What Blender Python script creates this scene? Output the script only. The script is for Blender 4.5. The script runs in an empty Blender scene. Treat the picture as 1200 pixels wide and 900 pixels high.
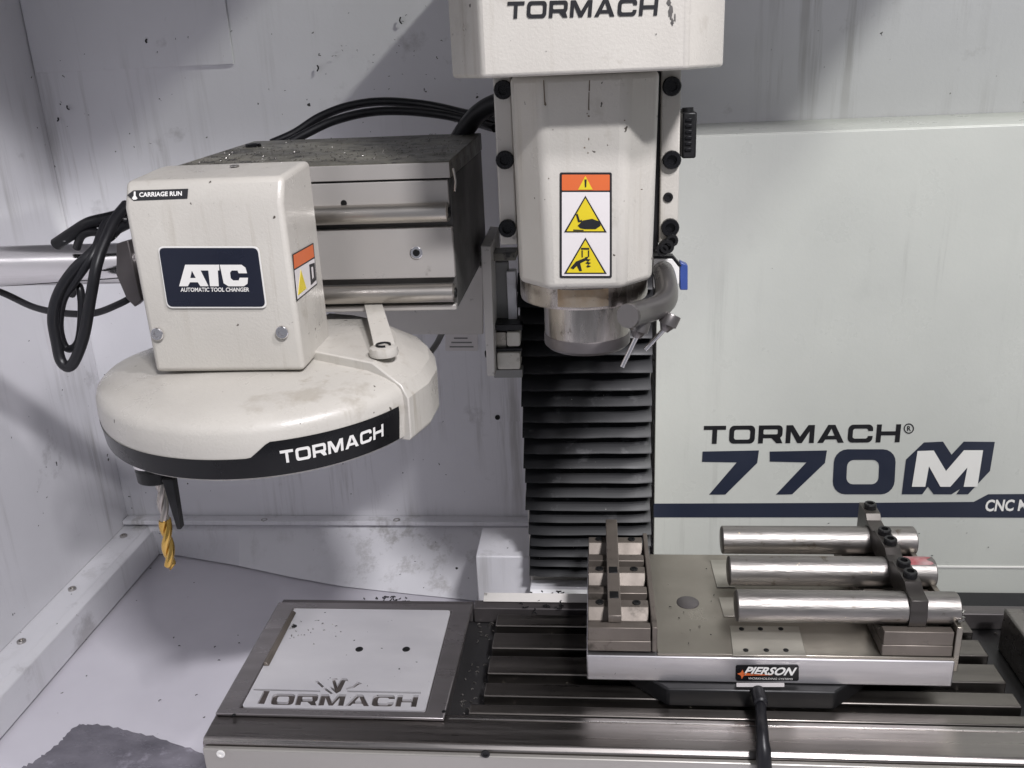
import bpy, bmesh, math, random
from mathutils import Vector, Matrix
random.seed(7)
S = bpy.context.scene
COL = S.collection
# ------------------------------------------------------------------ camera
F_PX, TILT, YAW, ROLL = 1066.69, .347503776, .0988962977, -.0446753365
CAM = Vector((0, 0, .61))
_ct, _st, _cy, _sy = math.cos(TILT), math.sin(TILT), math.cos(YAW), math.sin(YAW)
_f = Vector((-_sy*_ct, _cy*_ct, -_st)); _r = Vector((_cy, _sy, 0)); _d = _f.cross(_r)
_cr, _sr = math.cos(ROLL), math.sin(ROLL)
AX_R = _r*_cr - _d*_sr; AX_D = _r*_sr + _d*_cr; AX_F = _f
cd = bpy.data.cameras.new('camera'); cam = bpy.data.objects.new('camera', cd); COL.objects.link(cam)
M = Matrix.Identity(4)
for i, a in enumerate((AX_R, -AX_D, -AX_F)):
    for j in range(3): M[j][i] = a[j]
M.translation = CAM; cam.matrix_world = M
cd.sensor_fit = 'HORIZONTAL'; cd.sensor_width = 36; cd.lens = F_PX/1200*36
cd.clip_start = .01; cd.clip_end = 50; S.camera = cam
# ------------------------------------------------------------------ light
w = bpy.data.worlds.new('World'); S.world = w; w.use_nodes = True
bgn = w.node_tree.nodes['Background']; bgn.inputs[0].default_value = (.80, .82, .92, 1); bgn.inputs[1].default_value = .34
def area(name, loc, aim, sx, sy, power, col):
    l = bpy.data.lights.new(name, 'AREA'); l.shape = 'RECTANGLE'; l.size = sx; l.size_y = sy
    l.energy = power; l.color = col
    o = bpy.data.objects.new(name, l); COL.objects.link(o); o.location = loc
    o.rotation_euler = (Vector(aim)-Vector(loc)).to_track_quat('-Z', 'Y').to_euler(); return o
sl_ = bpy.data.lights.new('work_lamp', 'SPOT'); sl_.energy = 30; sl_.color = (.99, .95, 1.0); sl_.spot_size = math.radians(62); sl_.spot_blend = .55; sl_.shadow_soft_size = .045
so = bpy.data.objects.new('work_lamp', sl_); COL.objects.link(so); so.location = (.42, .28, 1.26); so.rotation_euler = (Vector((-.36, .82, -.10))-so.location).to_track_quat('-Z', 'Y').to_euler()
area('workshop_tube', (.95, -1.25, 2.55), (-.2, 1.0, .0), .40, .10, 94, (.985, .97, 1.0))
area('ceiling_lamp', (1.60, .35, 2.35), (.0, 1.1, .2), .06, .06, 38, (.98, 1.0, .93))
S.view_settings.view_transform = 'Standard'; S.view_settings.look = 'None'
S.view_settings.exposure = 0; S.view_settings.gamma = 1
S.render.engine = 'CYCLES'
# ------------------------------------------------------------------ pixel -> place
def ray(u, v): return AX_R*((u-600)/F_PX) + AX_D*((v-450)/F_PX) + AX_F
def at_z(u, v, z): d = ray(u, v); return CAM + d*((z-CAM.z)/d.z)
def at_y(u, v, y): d = ray(u, v); return CAM + d*(y/d.y)
def at_x(u, v, x): d = ray(u, v); return CAM + d*(x/d.x)
PL_Y = lambda y: (lambda u, v: at_y(u, v, y))
PL_Z = lambda z: (lambda u, v: at_z(u, v, z))
PL_X = lambda x: (lambda u, v: at_x(u, v, x))
# ------------------------------------------------------------------ materials
MATS = {}
def mat(name, c1, c2=None, rough=.5, metal=0., nscale=6., bump=0., bscale=60., stretch=(1, 1, 1), dirt=None, dscale=18., damt=.62, drough=None, spec=.5, coat=0., rvar=.12, dirt2=None, streak=None):
    """base colour mottled by noise, optional dirt specks/patches, fine relief"""
    m = bpy.data.materials.new(name); m.use_nodes = True; nt = m.node_tree; N = nt.nodes; K = nt.links
    b = N['Principled BSDF']; b.inputs['Metallic'].default_value = metal; b.inputs['Roughness'].default_value = rough
    b.inputs['Specular IOR Level'].default_value = spec; b.inputs['Coat Weight'].default_value = coat; b.inputs['Coat Roughness'].default_value = .15
    tc = N.new('ShaderNodeTexCoord'); mp = N.new('ShaderNodeMapping'); mp.inputs['Scale'].default_value = stretch
    oi = N.new('ShaderNodeObjectInfo'); va = N.new('ShaderNodeVectorMath'); va.operation = 'ADD'
    K.new(tc.outputs['Object'], va.inputs[0]); K.new(oi.outputs['Location'], va.inputs[1]); K.new(va.outputs[0], mp.inputs['Vector'])
    def noise(sc, det=4, rg=.55, src=mp):
        n = N.new('ShaderNodeTexNoise'); n.inputs['Scale'].default_value = sc; n.inputs['Detail'].default_value = det; n.inputs['Roughness'].default_value = rg
        K.new(src.outputs[0] if src is mp else va.outputs[0], n.inputs['Vector']); return n
    def ramp(src, lo, hi):
        r = N.new('ShaderNodeMapRange'); r.inputs['From Min'].default_value = lo; r.inputs['From Max'].default_value = hi
        K.new(src, r.inputs['Value']); return r.outputs['Result']
    def mix(fac, a, bcol):
        x = N.new('ShaderNodeMix'); x.data_type = 'RGBA'
        K.new(fac, x.inputs['Factor'])
        for s, c in ((6, a), (7, bcol)):
            if isinstance(c, tuple): x.inputs[s].default_value = (*c, 1)
            else: K.new(c, x.inputs[s])
        return x.outputs[2]
    c2 = c2 or tuple(k*.86 for k in c1)
    n1 = noise(nscale)
    col = mix(ramp(n1.outputs['Fac'], .3, .7), c1, c2)
    if dirt:
        n2 = noise(dscale, 6, .65, None); fac = ramp(n2.outputs['Fac'], damt, damt+.1)
        col = mix(fac, col, dirt)
    if dirt2:   # small sharp specks
        n4 = noise(dirt2[1], 2, .5, None); col = mix(ramp(n4.outputs['Fac'], dirt2[2], dirt2[2]+.02), col, dirt2[0])
    if streak:  # dried runs down the sheet
        m2 = N.new('ShaderNodeMapping'); m2.inputs['Scale'].default_value = (1, 1, .05); K.new(va.outputs[0], m2.inputs['Vector'])
        n5 = N.new('ShaderNodeTexNoise'); n5.inputs['Scale'].default_value = streak[1]; n5.inputs['Detail'].default_value = 5; n5.inputs['Roughness'].default_value = .7
        K.new(m2.outputs[0], n5.inputs['Vector']); n6 = noise(5, 3, .5, None)
        mu = N.new('ShaderNodeMath'); mu.operation = 'MULTIPLY'; K.new(ramp(n5.outputs['Fac'], streak[2], streak[2]+.14), mu.inputs[0]); K.new(ramp(n6.outputs['Fac'], .42, .66), mu.inputs[1])
        col = mix(mu.outputs[0], col, streak[0])
    K.new(col, b.inputs['Base Color'])
    if rvar:
        n3 = noise(nscale*2.3, 5, .6); r = N.new('ShaderNodeMapRange'); r.inputs['From Min'].default_value = .3; r.inputs['From Max'].default_value = .7
        r.inputs['To Min'].default_value = max(.03, rough-rvar); r.inputs['To Max'].default_value = min(1, rough+rvar)
        K.new(n3.outputs['Fac'], r.inputs['Value']); K.new(r.outputs['Result'], b.inputs['Roughness'])
    if bump:
        nb = noise(bscale, 5, .6); bp = N.new('ShaderNodeBump'); bp.inputs['Strength'].default_value = bump; bp.inputs['Distance'].default_value = .002
        K.new(nb.outputs['Fac'], bp.inputs['Height']); K.new(bp.outputs['Normal'], b.inputs['Normal'])
    MATS[name] = m; return m
DARK = (.02, .018, .017)
mat('sheet', (.72, .715, .74), (.67, .665, .69), .40, bump=.10, bscale=220, dirt=(.46, .45, .46), dscale=9, damt=.62, dirt2=(DARK, 95, .75), streak=((.46, .45, .45), 34, .52))
mat('panel', (.505, .515, .48), (.465, .475, .445), .34, bump=.08, bscale=220, dirt=(.45, .46, .43), dscale=8, damt=.64, dirt2=(DARK, 80, .765), streak=((.38, .385, .36), 40, .54))
mat('floor', (.68, .66, .71), (.60, .58, .63), .48, bump=.08, bscale=90, dirt=(.50, .49, .53), dscale=5, damt=.68, dirt2=(DARK, 70, .76))
mat('cream', (.49, .47, .425), (.44, .42, .38), .36, nscale=11, bump=.16, bscale=420, dirt=(.37, .345, .30), dscale=15, damt=.60, dirt2=((.06, .05, .04), 130, .745), coat=.12, rvar=.16, streak=((.33, .30, .25), 60, .56))
mat('white_part', (.66, .65, .62), (.58, .57, .54), .42, bump=.05, dirt=(.30, .28, .25), dscale=25, damt=.62)
mat('oily', (.20, .19, .155), (.07, .066, .055), .38, nscale=16, bump=.5, bscale=160, dirt=(.015, .014, .013), dscale=60, damt=.54)
mat('slide_front', (.47, .445, .42), (.41, .39, .37), .36, metal=.25, bump=.04, dirt=(.2, .18, .16), dscale=30, damt=.66)
mat('slide_side', (.13, .125, .12), (.06, .058, .055), .5, bump=.15, dirt=(.16, .15, .14), dscale=30, damt=.64)
mat('grime', (.60, .58, .55), (.48, .46, .43), .45, bump=.06, dirt=(.06, .055, .05), dscale=38, damt=.60)
mat('steel', (.50, .48, .46), (.40, .385, .37), .28, metal=1, nscale=8, bump=.03, bscale=200)
mat('chrome', (.78, .76, .76), (.70, .68, .68), .12, metal=1, bump=.01)
mat('brushed_x', (.28, .262, .25), (.22, .205, .195), .33, metal=1, nscale=14, stretch=(.15, 4, 4), bump=.10, bscale=90, dirt=(.16, .14, .13), dscale=20, damt=.66)
mat('table_steel', (.23, .212, .195), (.16, .148, .135), .36, metal=1, nscale=18, stretch=(.12, 3, 3), bump=.10, bscale=90, dirt=(.10, .09, .085), dscale=24, damt=.62)
mat('alu', (.62, .61, .62), (.54, .53, .54), .46, metal=1, nscale=16, stretch=(.15, 4, 4), bump=.05, bscale=120, dirt2=((.1, .1, .1), 160, .76))
mat('tray_alu', (.72, .71, .72), (.60, .59, .61), .42, metal=.55, nscale=9, stretch=(.6, 1.5, 1), bump=.04, bscale=120, dirt=(.36, .35, .36), dscale=13, damt=.66, dirt2=((.08, .08, .08), 130, .75))
mat('frame_dark', (.17, .155, .155), (.12, .11, .11), .38, metal=.75, nscale=14, stretch=(.3, 2, 1), bump=.06)
mat('plate_bronze', (.33, .305, .265), (.26, .24, .205), .34, metal=.9, nscale=7, bump=.05, bscale=120, dirt=(.17, .15, .125), dscale=16, damt=.64, dirt2=((.6, .58, .5), 130, .775))
mat('plate_bright', (.46, .44, .39), (.40, .38, .33), .36, metal=.8, nscale=10, bump=.04)
mat('rail_brown', (.19, .165, .142), (.11, .095, .082), .46, metal=.55, nscale=12, bump=.08, dirt=(.07, .06, .05), dscale=26, damt=.57)
mat('bar', (.31, .295, .28), (.22, .208, .195), .44, metal=1, nscale=14, stretch=(.5, 3, 3), bump=.16, bscale=150, dirt=(.14, .115, .09), dscale=55, damt=.60, dirt2=((.62, .52, .36), 220, .74))
mat('slot_dark', (.035, .032, .03), (.02, .02, .02), .5, metal=.4, bump=.1)
mat('gutter', (.045, .043, .043), (.025, .025, .026), .35, metal=.4, bump=.15)
mat('rubber', (.012, .012, .014), (.007, .007, .009), .38, spec=.35, bump=.10, bscale=70, dirt=(.05, .05, .055), dscale=12, damt=.6)
mat('bellow', (.012, .0125, .014), (.007, .007, .008), .46, spec=.35, nscale=4, stretch=(.4, 1, 1), bump=.06, bscale=40, dirt=(.05, .05, .052), dscale=30, damt=.60, rvar=.1, dirt2=((.3, .29, .27), 150, .76))
mat('black', (.008, .008, .009), (.006, .006, .006), .42, spec=.35, bump=.04)
mat('black_gloss', (.006, .006, .007), (.005, .005, .006), .3, spec=.3, dirt2=((.5, .5, .5), 120, .77))
mat('navy', (.008, .011, .024), (.007, .009, .020), .32, dirt2=((.3, .3, .32), 130, .77))
mat('stripe', (.020, .025, .044), (.018, .022, .038), .38)
mat('ink', (.012, .012, .014), (.010, .010, .012), .4)
mat('print_white', (.74, .73, .70), (.68, .67, .64), .4)
mat('sticker_white', (.66, .63, .62), (.60, .57, .56), .38)
mat('orange', (.62, .14, .035), (.54, .11, .03), .4)
mat('yellow', (.66, .52, .02), (.58, .46, .015), .38)
mat('blue', (.035, .07, .26), (.028, .055, .21), .4)
mat('gold', (.66, .43, .13), (.38, .22, .04), .2, metal=1, nscale=40)
mat('nozzle_grey', (.24, .225, .215), (.18, .17, .165), .30, metal=.85, bump=.05, rvar=.08)
mat('strap_dark', (.075, .068, .062), (.045, .041, .038), .36, metal=.6, bump=.06)
mat('rail_satin', (.54, .51, .47), (.46, .435, .405), .38, metal=1, nscale=8, stretch=(.2, 3, 3), bump=.05)
mat('apron', (.40, .385, .355), (.35, .335, .31), .42, metal=.6, nscale=4, stretch=(.5, 2, 2), bump=.05, dirt=(.27, .255, .235), dscale=12, damt=.66)
mat('tray_frame', (.30, .28, .28), (.24, .225, .225), .33, metal=.85, nscale=14, stretch=(.3, 2, 1), bump=.05)
mat('stain', (.16, .12, .08), (.07, .055, .04), .5, nscale=60)
mat('soot', (.03, .028, .026), (.10, .095, .09), .6, nscale=80)
mat('nose_steel', (.46, .43, .40), (.27, .245, .22), .24, metal=1, nscale=26, stretch=(1.6, 1.6, .25), bump=.08, bscale=90, dirt=(.10, .085, .07), dscale=60, damt=.60)
mat('rust', (.50, .44, .36), (.30, .20, .11), .36, metal=.85, nscale=30)
mat('red_mark', (.42, .10, .11), (.55, .45, .44), .4, metal=.5, nscale=60)
mat('spill', (.21, .20, .23), (.10, .095, .115), .22, nscale=14, stretch=(1, 1.6, 1), bump=.5, bscale=60, dirt=(.33, .31, .36), dscale=17, damt=.60)
mat('engrave', (.085, .07, .065), (.04, .035, .032), .5, metal=.4, nscale=60, bump=.3, bscale=300)
mat('grey_block', (.22, .22, .21), (.16, .16, .155), .45, bump=.05)
mat('plug_white', (.62, .60, .54), (.50, .48, .42), .5, nscale=40, bump=.3, bscale=200, dirt=(.2, .18, .15), dscale=70, damt=.58)
mat('chip', (.10, .095, .09), (.5, .48, .45), .3, metal=.9, nscale=80)
# ------------------------------------------------------------------ builders
LOC = {}
def tag(o, label=None, cat=None, group=None, kind=None):
    for k, x in (('label', label), ('category', cat), ('group', group), ('kind', kind)):
        if x: o[k] = x
    return o
def thing(name, label, cat, loc, group=None):
    o = bpy.data.objects.new(name, None); COL.objects.link(o); o.location = loc; o.empty_display_size = .02
    LOC[o] = Vector(loc); return tag(o, label, cat, group)
def link(name, me, m, parent=None, origin=None):
    """mesh given in world coordinates -> object under parent"""
    off = LOC[parent] if parent else Vector(origin or (0, 0, 0))
    me.transform(Matrix.Translation(-off)); me.name = name
    me.materials.clear(); me.materials.append(MATS[m])
    o = bpy.data.objects.new(name, me); COL.objects.link(o)
    if parent: o.parent = parent
    else: o.location = off
    LOC[o] = off; return o
class MB:
    def __init__(s): s.v = []; s.f = []
    def add(s, vs, fs):
        n = len(s.v); s.v += [tuple(x) for x in vs]; s.f += [tuple(i+n for i in q) for q in fs]; return s
    def box(s, x0, x1, y0, y1, z0, z1):
        vs = [(x, y, z) for z in (z0, z1) for y in (y0, y1) for x in (x0, x1)]
        return s.add(vs, [(0, 2, 3, 1), (4, 5, 7, 6), (0, 1, 5, 4), (2, 6, 7, 3), (0, 4, 6, 2), (1, 3, 7, 5)])
    def hexa(s, b, t):
        n = len(b); vs = list(b)+list(t)
        fs = [tuple(range(n))[::-1], tuple(range(n, 2*n))]+[(i, (i+1) % n, n+(i+1) % n, n+i) for i in range(n)]
        return s.add(vs, fs)
    def prism(s, poly, ax, lo, hi):
        def p(a, b, c): return {'z': (a, b, c), 'x': (c, a, b), 'y': (a, c, b)}[ax]
        return s.hexa([p(a, b, lo) for a, b in poly], [p(a, b, hi) for a, b in poly])
    def tube(s, path, r, n=12, cap=True):
        path = [Vector(p) for p in path]; rs = r if isinstance(r, (list, tuple)) else [r]*len(path)
        vs = []; fs = []; up = None
        for i, p in enumerate(path):
            t = (path[min(i+1, len(path)-1)]-path[max(i-1, 0)]).normalized()
            if up is None: up = t.orthogonal().normalized()
            up = (up-t*up.dot(t)).normalized(); sd = t.cross(up)
            for k in range(n):
                a = 2*math.pi*k/n; vs.append(p+(up*math.cos(a)+sd*math.sin(a))*rs[i])
        for i in range(len(path)-1):
            for k in range(n): fs.append((i*n+k, i*n+(k+1) % n, (i+1)*n+(k+1) % n, (i+1)*n+k))
        if cap: fs += [tuple(range(n))[::-1], tuple(range((len(path)-1)*n, len(path)*n))]
        return s.add(vs, fs)
    def lathe(s, prof, c, n=48, rad=None, a0=0, a1=2*math.pi):
        """prof: (r, z) from bottom to top about the vertical through c"""
        full = abs(a1-a0-2*math.pi) < 1e-6; cols = n if full else n+1; vs = []; fs = []; m = len(prof)
        for i in range(cols):
            a = a0+(a1-a0)*i/n; k = rad(a) if rad else 1
            vs += [(c[0]+math.cos(a)*r*k, c[1]+math.sin(a)*r*k, z) for r, z in prof]
        for i in range(n):
            j = (i+1) % cols
            for q in range(m-1): fs.append((i*m+q, j*m+q, j*m+q+1, i*m+q+1))
        if full:
            fs += [tuple(i*m for i in range(cols))[::-1], tuple(i*m+m-1 for i in range(cols))]
        else:
            fs += [tuple(range(m)), tuple((cols-1)*m+q for q in range(m))[::-1]]
        return s.add(vs, fs)
    def build(s, name, m, parent=None, bevel=0, seg=2, smooth=38, origin=None, label=None):
        me = bpy.data.meshes.new(name); me.from_pydata(s.v, [], s.f)
        bm = bmesh.new(); bm.from_mesh(me); bmesh.ops.recalc_face_normals(bm, faces=bm.faces)
        for f in bm.faces: f.smooth = True
        for e in bm.edges:
            if len(e.link_faces) == 2 and e.calc_face_angle(0) > math.radians(smooth): e.smooth = False
        bm.to_mesh(me); bm.free()
        o = link(name, me, m, parent, origin)
        if bevel:
            bv = o.modifiers.new('bevel', 'BEVEL'); bv.width = bevel; bv.segments = seg; bv.limit_method = 'ANGLE'; bv.angle_limit = math.radians(32)
            bv.harden_normals = False
        if label: o['label'] = label
        return o
def box(name, m, parent, x0, x1, y0, y1, z0, z1, bevel=.0012, **k): return MB().box(x0, x1, y0, y1, z0, z1).build(name, m, parent, bevel, **k)
def smooth_path(pts, n=8):
    P = [Vector(p) for p in pts]; P = [P[0]*2-P[1]]+P+[P[-1]*2-P[-2]]; out = []
    for i in range(1, len(P)-2):
        for k in range(n):
            t = k/n; a, b, c, d = P[i-1:i+3]
            out.append(.5*((2*b)+(c-a)*t+(2*a-5*b+4*c-d)*t*t+(3*b-a-3*c+d)*t**3))
    return out+[P[-2]]
# ---- flat print: closed loops in picture pixels -> filled mesh on a plane
def fill2d(loops):
    cu = bpy.data.curves.new('tmp', 'CURVE'); cu.dimensions = '2D'; cu.fill_mode = 'BOTH'
    for lp in loops:
        sp = cu.splines.new('POLY'); sp.points.add(len(lp)-1); sp.use_cyclic_u = True
        for p, q in zip(sp.points, lp): p.co = (q[0], -q[1], 0, 1)
    o = bpy.data.objects.new('tmp', cu); me = bpy.data.meshes.new_from_object(o)
    bpy.data.objects.remove(o); bpy.data.curves.remove(cu); return me
def prnt(name, m, parent, loops, plane, off, thick=.0003, label=None):
    """off: vector from the surface to the print's top face; a thin real sheet"""
    me = fill2d(loops); off = Vector(off); back = off.normalized()*thick
    V = [plane(v.co.x, -v.co.y)+off for v in me.vertices]; Fc = [tuple(p.vertices) for p in me.polygons]
    bpy.data.meshes.remove(me)
    cnt = {}
    for f in Fc:
        for i in range(len(f)):
            e = (f[i], f[(i+1) % len(f)]); cnt[e] = 1
    n = len(V); fs = list(Fc)+[tuple(i+n for i in f[::-1]) for f in Fc]
    for a, b in cnt:
        if (b, a) not in cnt: fs.append((b, a, a+n, b+n))
    me2 = bpy.data.meshes.new(name); me2.from_pydata(V+[p-back for p in V], [], fs)
    o = link(name, me2, m, parent)
    if label: o['label'] = label
    return o
def arc(cx, cy, r, a0, a1, n=5): return [(cx+r*math.cos(math.radians(a0+(a1-a0)*i/n)), cy+r*math.sin(math.radians(a0+(a1-a0)*i/n))) for i in range(n+1)]
def rr(x0, y0, x1, y1, r, n=5): return arc(x1-r, y1-r, r, 0, 90, n)+arc(x0+r, y1-r, r, 90, 180, n)+arc(x0+r, y0+r, r, 180, 270, n)+arc(x1-r, y0+r, r, 270, 360, n)
def glyph(c, s=.27, b=.22):
    if c == 'T': w = 1.25; return w, [[(0, 1), (w, 1), (w, 1-b), (w/2+s/2, 1-b), (w/2+s/2, 0), (w/2-s/2, 0), (w/2-s/2, 1-b), (0, 1-b)]]
    if c == 'O': w = 1.45; return w, [rr(0, 0, w, 1, .27), rr(s, b, w-s, 1-b, .13)]
    if c == 'R':
        w = 1.35; return w, [[(0, 0), (0, 1)]+arc(w-.24, .76, .24, 90, 0)+arc(w-.24, .52, .24, 0, -60)+[(w+.03, 0), (w-.31, 0), (w*.55, .29), (s, .29), (s, 0)], rr(s, .29+b*.95, w-s, 1-b, .07)]
    if c == 'M': w = 1.6; return w, [[(0, 0), (0, 1), (s*1.35, 1), (w/2, .36), (w-s*1.35, 1), (w, 1), (w, 0), (w-s, 0), (w-s, .66), (w/2+.13, 0), (w/2-.13, 0), (s, .66), (s, 0)]]
    if c == 'A': w = 1.5; return w, [[(0, 0), (w/2-.2, 1), (w/2+.2, 1), (w, 0), (w-.33, 0), (w-.44, .19), (.44, .19), (.33, 0)], [(w/2, .80), (w/2+.20, .39), (w/2-.20, .39)]]
    if c == 'C':
        w = 1.4; r = .27; q = .13
        return w, [[(w, .64)]+arc(w-r, 1-r, r, 0, 90)+arc(r, 1-r, r, 90, 180)+arc(r, r, r, 180, 270)+arc(w-r, r, r, 270, 360)+[(w, .36), (w-s, .36)]+arc(w-s-q, b+q, q, 0, -90)+arc(s+q, b+q, q, 270, 180)+arc(s+q, 1-b-q, q, 180, 90)+arc(w-s-q, 1-b-q, q, 90, 0)+[(w-s, .64)]]
    if c == 'H': w = 1.35; return w, [[(0, 0), (0, 1), (s, 1), (s, .5+b/2), (w-s, .5+b/2), (w-s, 1), (w, 1), (w, 0), (w-s, 0), (w-s, .5-b/2), (s, .5-b/2), (s, 0)]]
def quad(tl, tr, br, bl):
    """unit square -> picture pixels"""
    def q(x, y):
        return tuple(bl[i]*(1-x)*(1-y)+br[i]*x*(1-y)+tl[i]*(1-x)*y+tr[i]*x*y for i in (0, 1))
    return q
def word(txt, q=None, gap=.2, **k):
    L = []; x = 0; out = []
    for c in txt:
        w_, ls = glyph(c, **k); L += [[(px+x, py) for px, py in l] for l in ls]; x += w_+gap
    x -= gap
    return [[(q(px/x, py) if q else (px/x, py)) for px, py in l] for l in L]
def font_print(name, m, parent, txt, q, plane, off, shear=0, label=None, bold=0):
    cu = bpy.data.curves.new('tmp', 'FONT'); cu.body = txt; cu.shear = shear; cu.offset = bold; cu.resolution_u = 3
    o = bpy.data.objects.new('tmp', cu); me = bpy.data.meshes.new_from_object(o); bpy.data.objects.remove(o); bpy.data.curves.remove(cu)
    xs = [v.co.x for v in me.vertices]; ys = [v.co.y for v in me.vertices]; x0, x1, y0, y1 = min(xs), max(xs), min(ys), max(ys)
    for v in me.vertices:
        p = q((v.co.x-x0)/(x1-x0), (v.co.y-y0)/(y1-y0)); v.co = plane(*p)+Vector(off)
    o = link(name, me, m, parent)
    if label: o['label'] = label
    return o
# shared socket-head screw: axis +z, base at origin
def _screw_mesh(r=1., h=.6, hexr=.55):
    b = MB(); b.lathe([(r, 0), (r, h*.8), (r*.9, h), (hexr, h), (hexr*.98, h*.3)], (0, 0), 16)
    me = bpy.data.meshes.new('screw'); me.from_pydata(b.v, [], b.f)
    return me
SCREW = {}
def screw(parent, p, n, r, m, h=.6, name='screw', label=None):
    key = (m, h)
    if key not in SCREW: me = _screw_mesh(h=h); me.materials.append(MATS[m]); SCREW[key] = me
    o = bpy.data.objects.new(name, SCREW[key]); COL.objects.link(o); o.parent = parent; o.location = Vector(p)-LOC[parent]
    o.rotation_euler = Vector(n).to_track_quat('Z', 'Y').to_euler(); o.scale = (r, r, r)
    LOC[o] = Vector(p)
    if label: o['label'] = label
    return o
FRONT = Vector((0, -1, 0)); UP = Vector((0, 0, 1))
# ------------------------------------------------------------------ the setting
ZF, YB, XL = -.18, 1.33, -.805
YP = 1.15                                   # printed rear panel beside the column
fl = MB(); fl.add([(-.84, -.1, ZF), (1.22, -.1, ZF), (1.22, 1.36, ZF), (-.84, 1.36, ZF), (-.84, -.1, ZF-.01), (1.22, -.1, ZF-.01), (1.22, 1.36, ZF-.01), (-.84, 1.36, ZF-.01)],
       [(0, 1, 2, 3), (7, 6, 5, 4), (0, 4, 5, 1), (2, 6, 7, 3), (1, 5, 6, 2), (0, 3, 7, 4)])
tag(fl.build('floor', 'floor'), kind='structure')
wb = tag(box('wall_back', 'sheet', None, -.84, 1.21, YB, YB+.01, ZF+.002, 1.35, 0), kind='structure')
wl = tag(box('wall_left', 'sheet', None, XL-.01, XL, .0, YB-.001, ZF+.062, 1.35, 0), kind='structure')
# left ledge flange with screws; rear ledge and sloping chip apron
def ledge_left():
    poly = [(XL-.005, ZF+.061), (XL-.005, ZF+.004), (XL+.050, ZF+.004), (XL+.050, ZF+.052), (XL+.040, ZF+.061)]
    o = MB().prism([(a, b) for a, b in poly], 'y', -.05, YB-.012).build('ledge', 'sheet', wl, .0015)
    return o
ledge_left()
# unseen overhead strips (two open bays) and header, shaped to block lamp light
tag(box('shade_roof', 'grey_block', None, -.84, .355, .26, YB+.01, 1.351, 1.361, 0), kind='structure')
tag(box('shade_roof', 'grey_block', None, .62, .885, .26, YB+.01, 1.351, 1.361, 0), kind='structure')
tag(box('shade_roof', 'grey_block', None, .356, 1.21, .26, .60, 1.362, 1.372, 0), kind='structure')  # added front strip, keeps lamp light off the upper wall
tag(box('wall_right', 'panel', None, 1.20, 1.21, .0, YB-.001, ZF+.002, 1.30, 0), kind='structure')
tag(box('shade_header', 'grey_block', None, -.84, 1.21, .245, .258, 1.335, 1.372, 0), kind='structure')
for y in (.92, .99, 1.12, 1.28): screw(wl, (XL+.016, y, ZF+.061), UP, .006, 'steel', .5)
A_ = [(158, 647), (210, 651), (280, 663), (340, 676), (400, 687), (480, 696), (560, 704), (640, 708)]
ap = MB(); vs = []
top0, top1 = at_y(163, 622, YB-.02), at_y(612, 619, YB-.02)
for i, (u, v) in enumerate(A_):
    bpt = at_z(u, v, ZF+.003); t = (bpt.x-top0.x)/(top1.x-top0.x)
    vs += [(bpt.x, bpt.y, bpt.z), (bpt.x, YB-.02, top0.z), (bpt.x, YB-.004, top0.z+.012), (bpt.x, YB-.002, ZF+.003)]
ap.add(vs, [(i*4+k, i*4+4+k, i*4+4+(k+1) % 4, i*4+(k+1) % 4) for i in range(len(A_)-1) for k in range(4)]+[(0, 1, 2, 3), (28, 31, 30, 29)])
ap.build('chip_apron', 'sheet', wb, 0, smooth=25)
box('ledge', 'sheet', wb, XL+.002, -.10, YB-.022, YB-.001, top0.z+.0125, top0.z+.020, .001)
for u in (165, 310, 465): screw(wb, at_y(u, 611, YB-.016), UP, .006, 'steel', .6)
# upper-wall overlap sheet on the left, cover plate behind the carousel
p0 = at_y(-60, 90, YB-.004); p1 = at_y(275, 84, YB-.004)
box('upper_sheet', 'sheet', wb, -.803, p1.x, YB-.0035, YB-.0005, p0.z, 1.30, .0005)
c0 = at_y(498, 495, YB-.004); c1 = at_y(590, 400, YB-.004)
box('cover_plate', 'sheet', wb, c0.x-.06, c1.x+.04, YB-.0032, YB-.0004, c0.z, c1.z+.05, .0006)
screw(wb, at_y(583, 489, YB-.004), FRONT, .004, 'black', .4)
prnt('label', 'sticker_white', wb, [rr(522, 388, 560, 411, 1.5)], PL_Y(YB-.0034), FRONT*.0006)
for k, (a, b_) in enumerate(((527, 555), (529, 553), (532, 548))):
    prnt('printed_line', 'grey_block', wb, [[(a, 407-k*5), (b_, 407-k*5), (b_, 405.4-k*5), (a, 405.4-k*5)]], PL_Y(YB-.0034), FRONT*.001)
# printed rear panel, folded top ledge
ptop = at_y(815, 160, YP).z; pbot = at_y(1120, 716, YP).z
wp = tag(box('wall_panel', 'panel', None, .078, 1.199, YP, YP+.004, pbot, ptop, .001), kind='structure')
box('top_ledge', 'panel', wp, .078, 1.199, YP+.0042, YB-.0005, ptop-.006, ptop+.001, .0008)
box('seam_strip', 'print_white', wp, .079, 1.0, YP-.0012, YP-.0001, at_y(1000, 664, YP).z, at_y(1000, 662, YP).z, .0002)
prnt('stripe', 'stripe', wp, [[(766, 590), (1020, 589), (1141, 588), (1158, 579), (1330, 578), (1330, 607), (1100, 606), (766, 606)]], PL_Y(YP), FRONT*.0006)
c2 = lambda L: [(800+x/3, 450+y/3) for x, y in L]
prnt('lettering', 'ink', wp, word('TORMACH', quad((825, 499), (1056, 497), (1054, 518), (824, 520))), PL_Y(YP), FRONT*.0006, label='black wordmark above the model number')
prnt('registered_mark', 'ink', wp, [arc(1065, 502, 6, 0, 360, 20)[:-1], arc(1065, 502, 4.8, 0, 360, 20)[:-1]], PL_Y(YP), FRONT*.0006)
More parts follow.
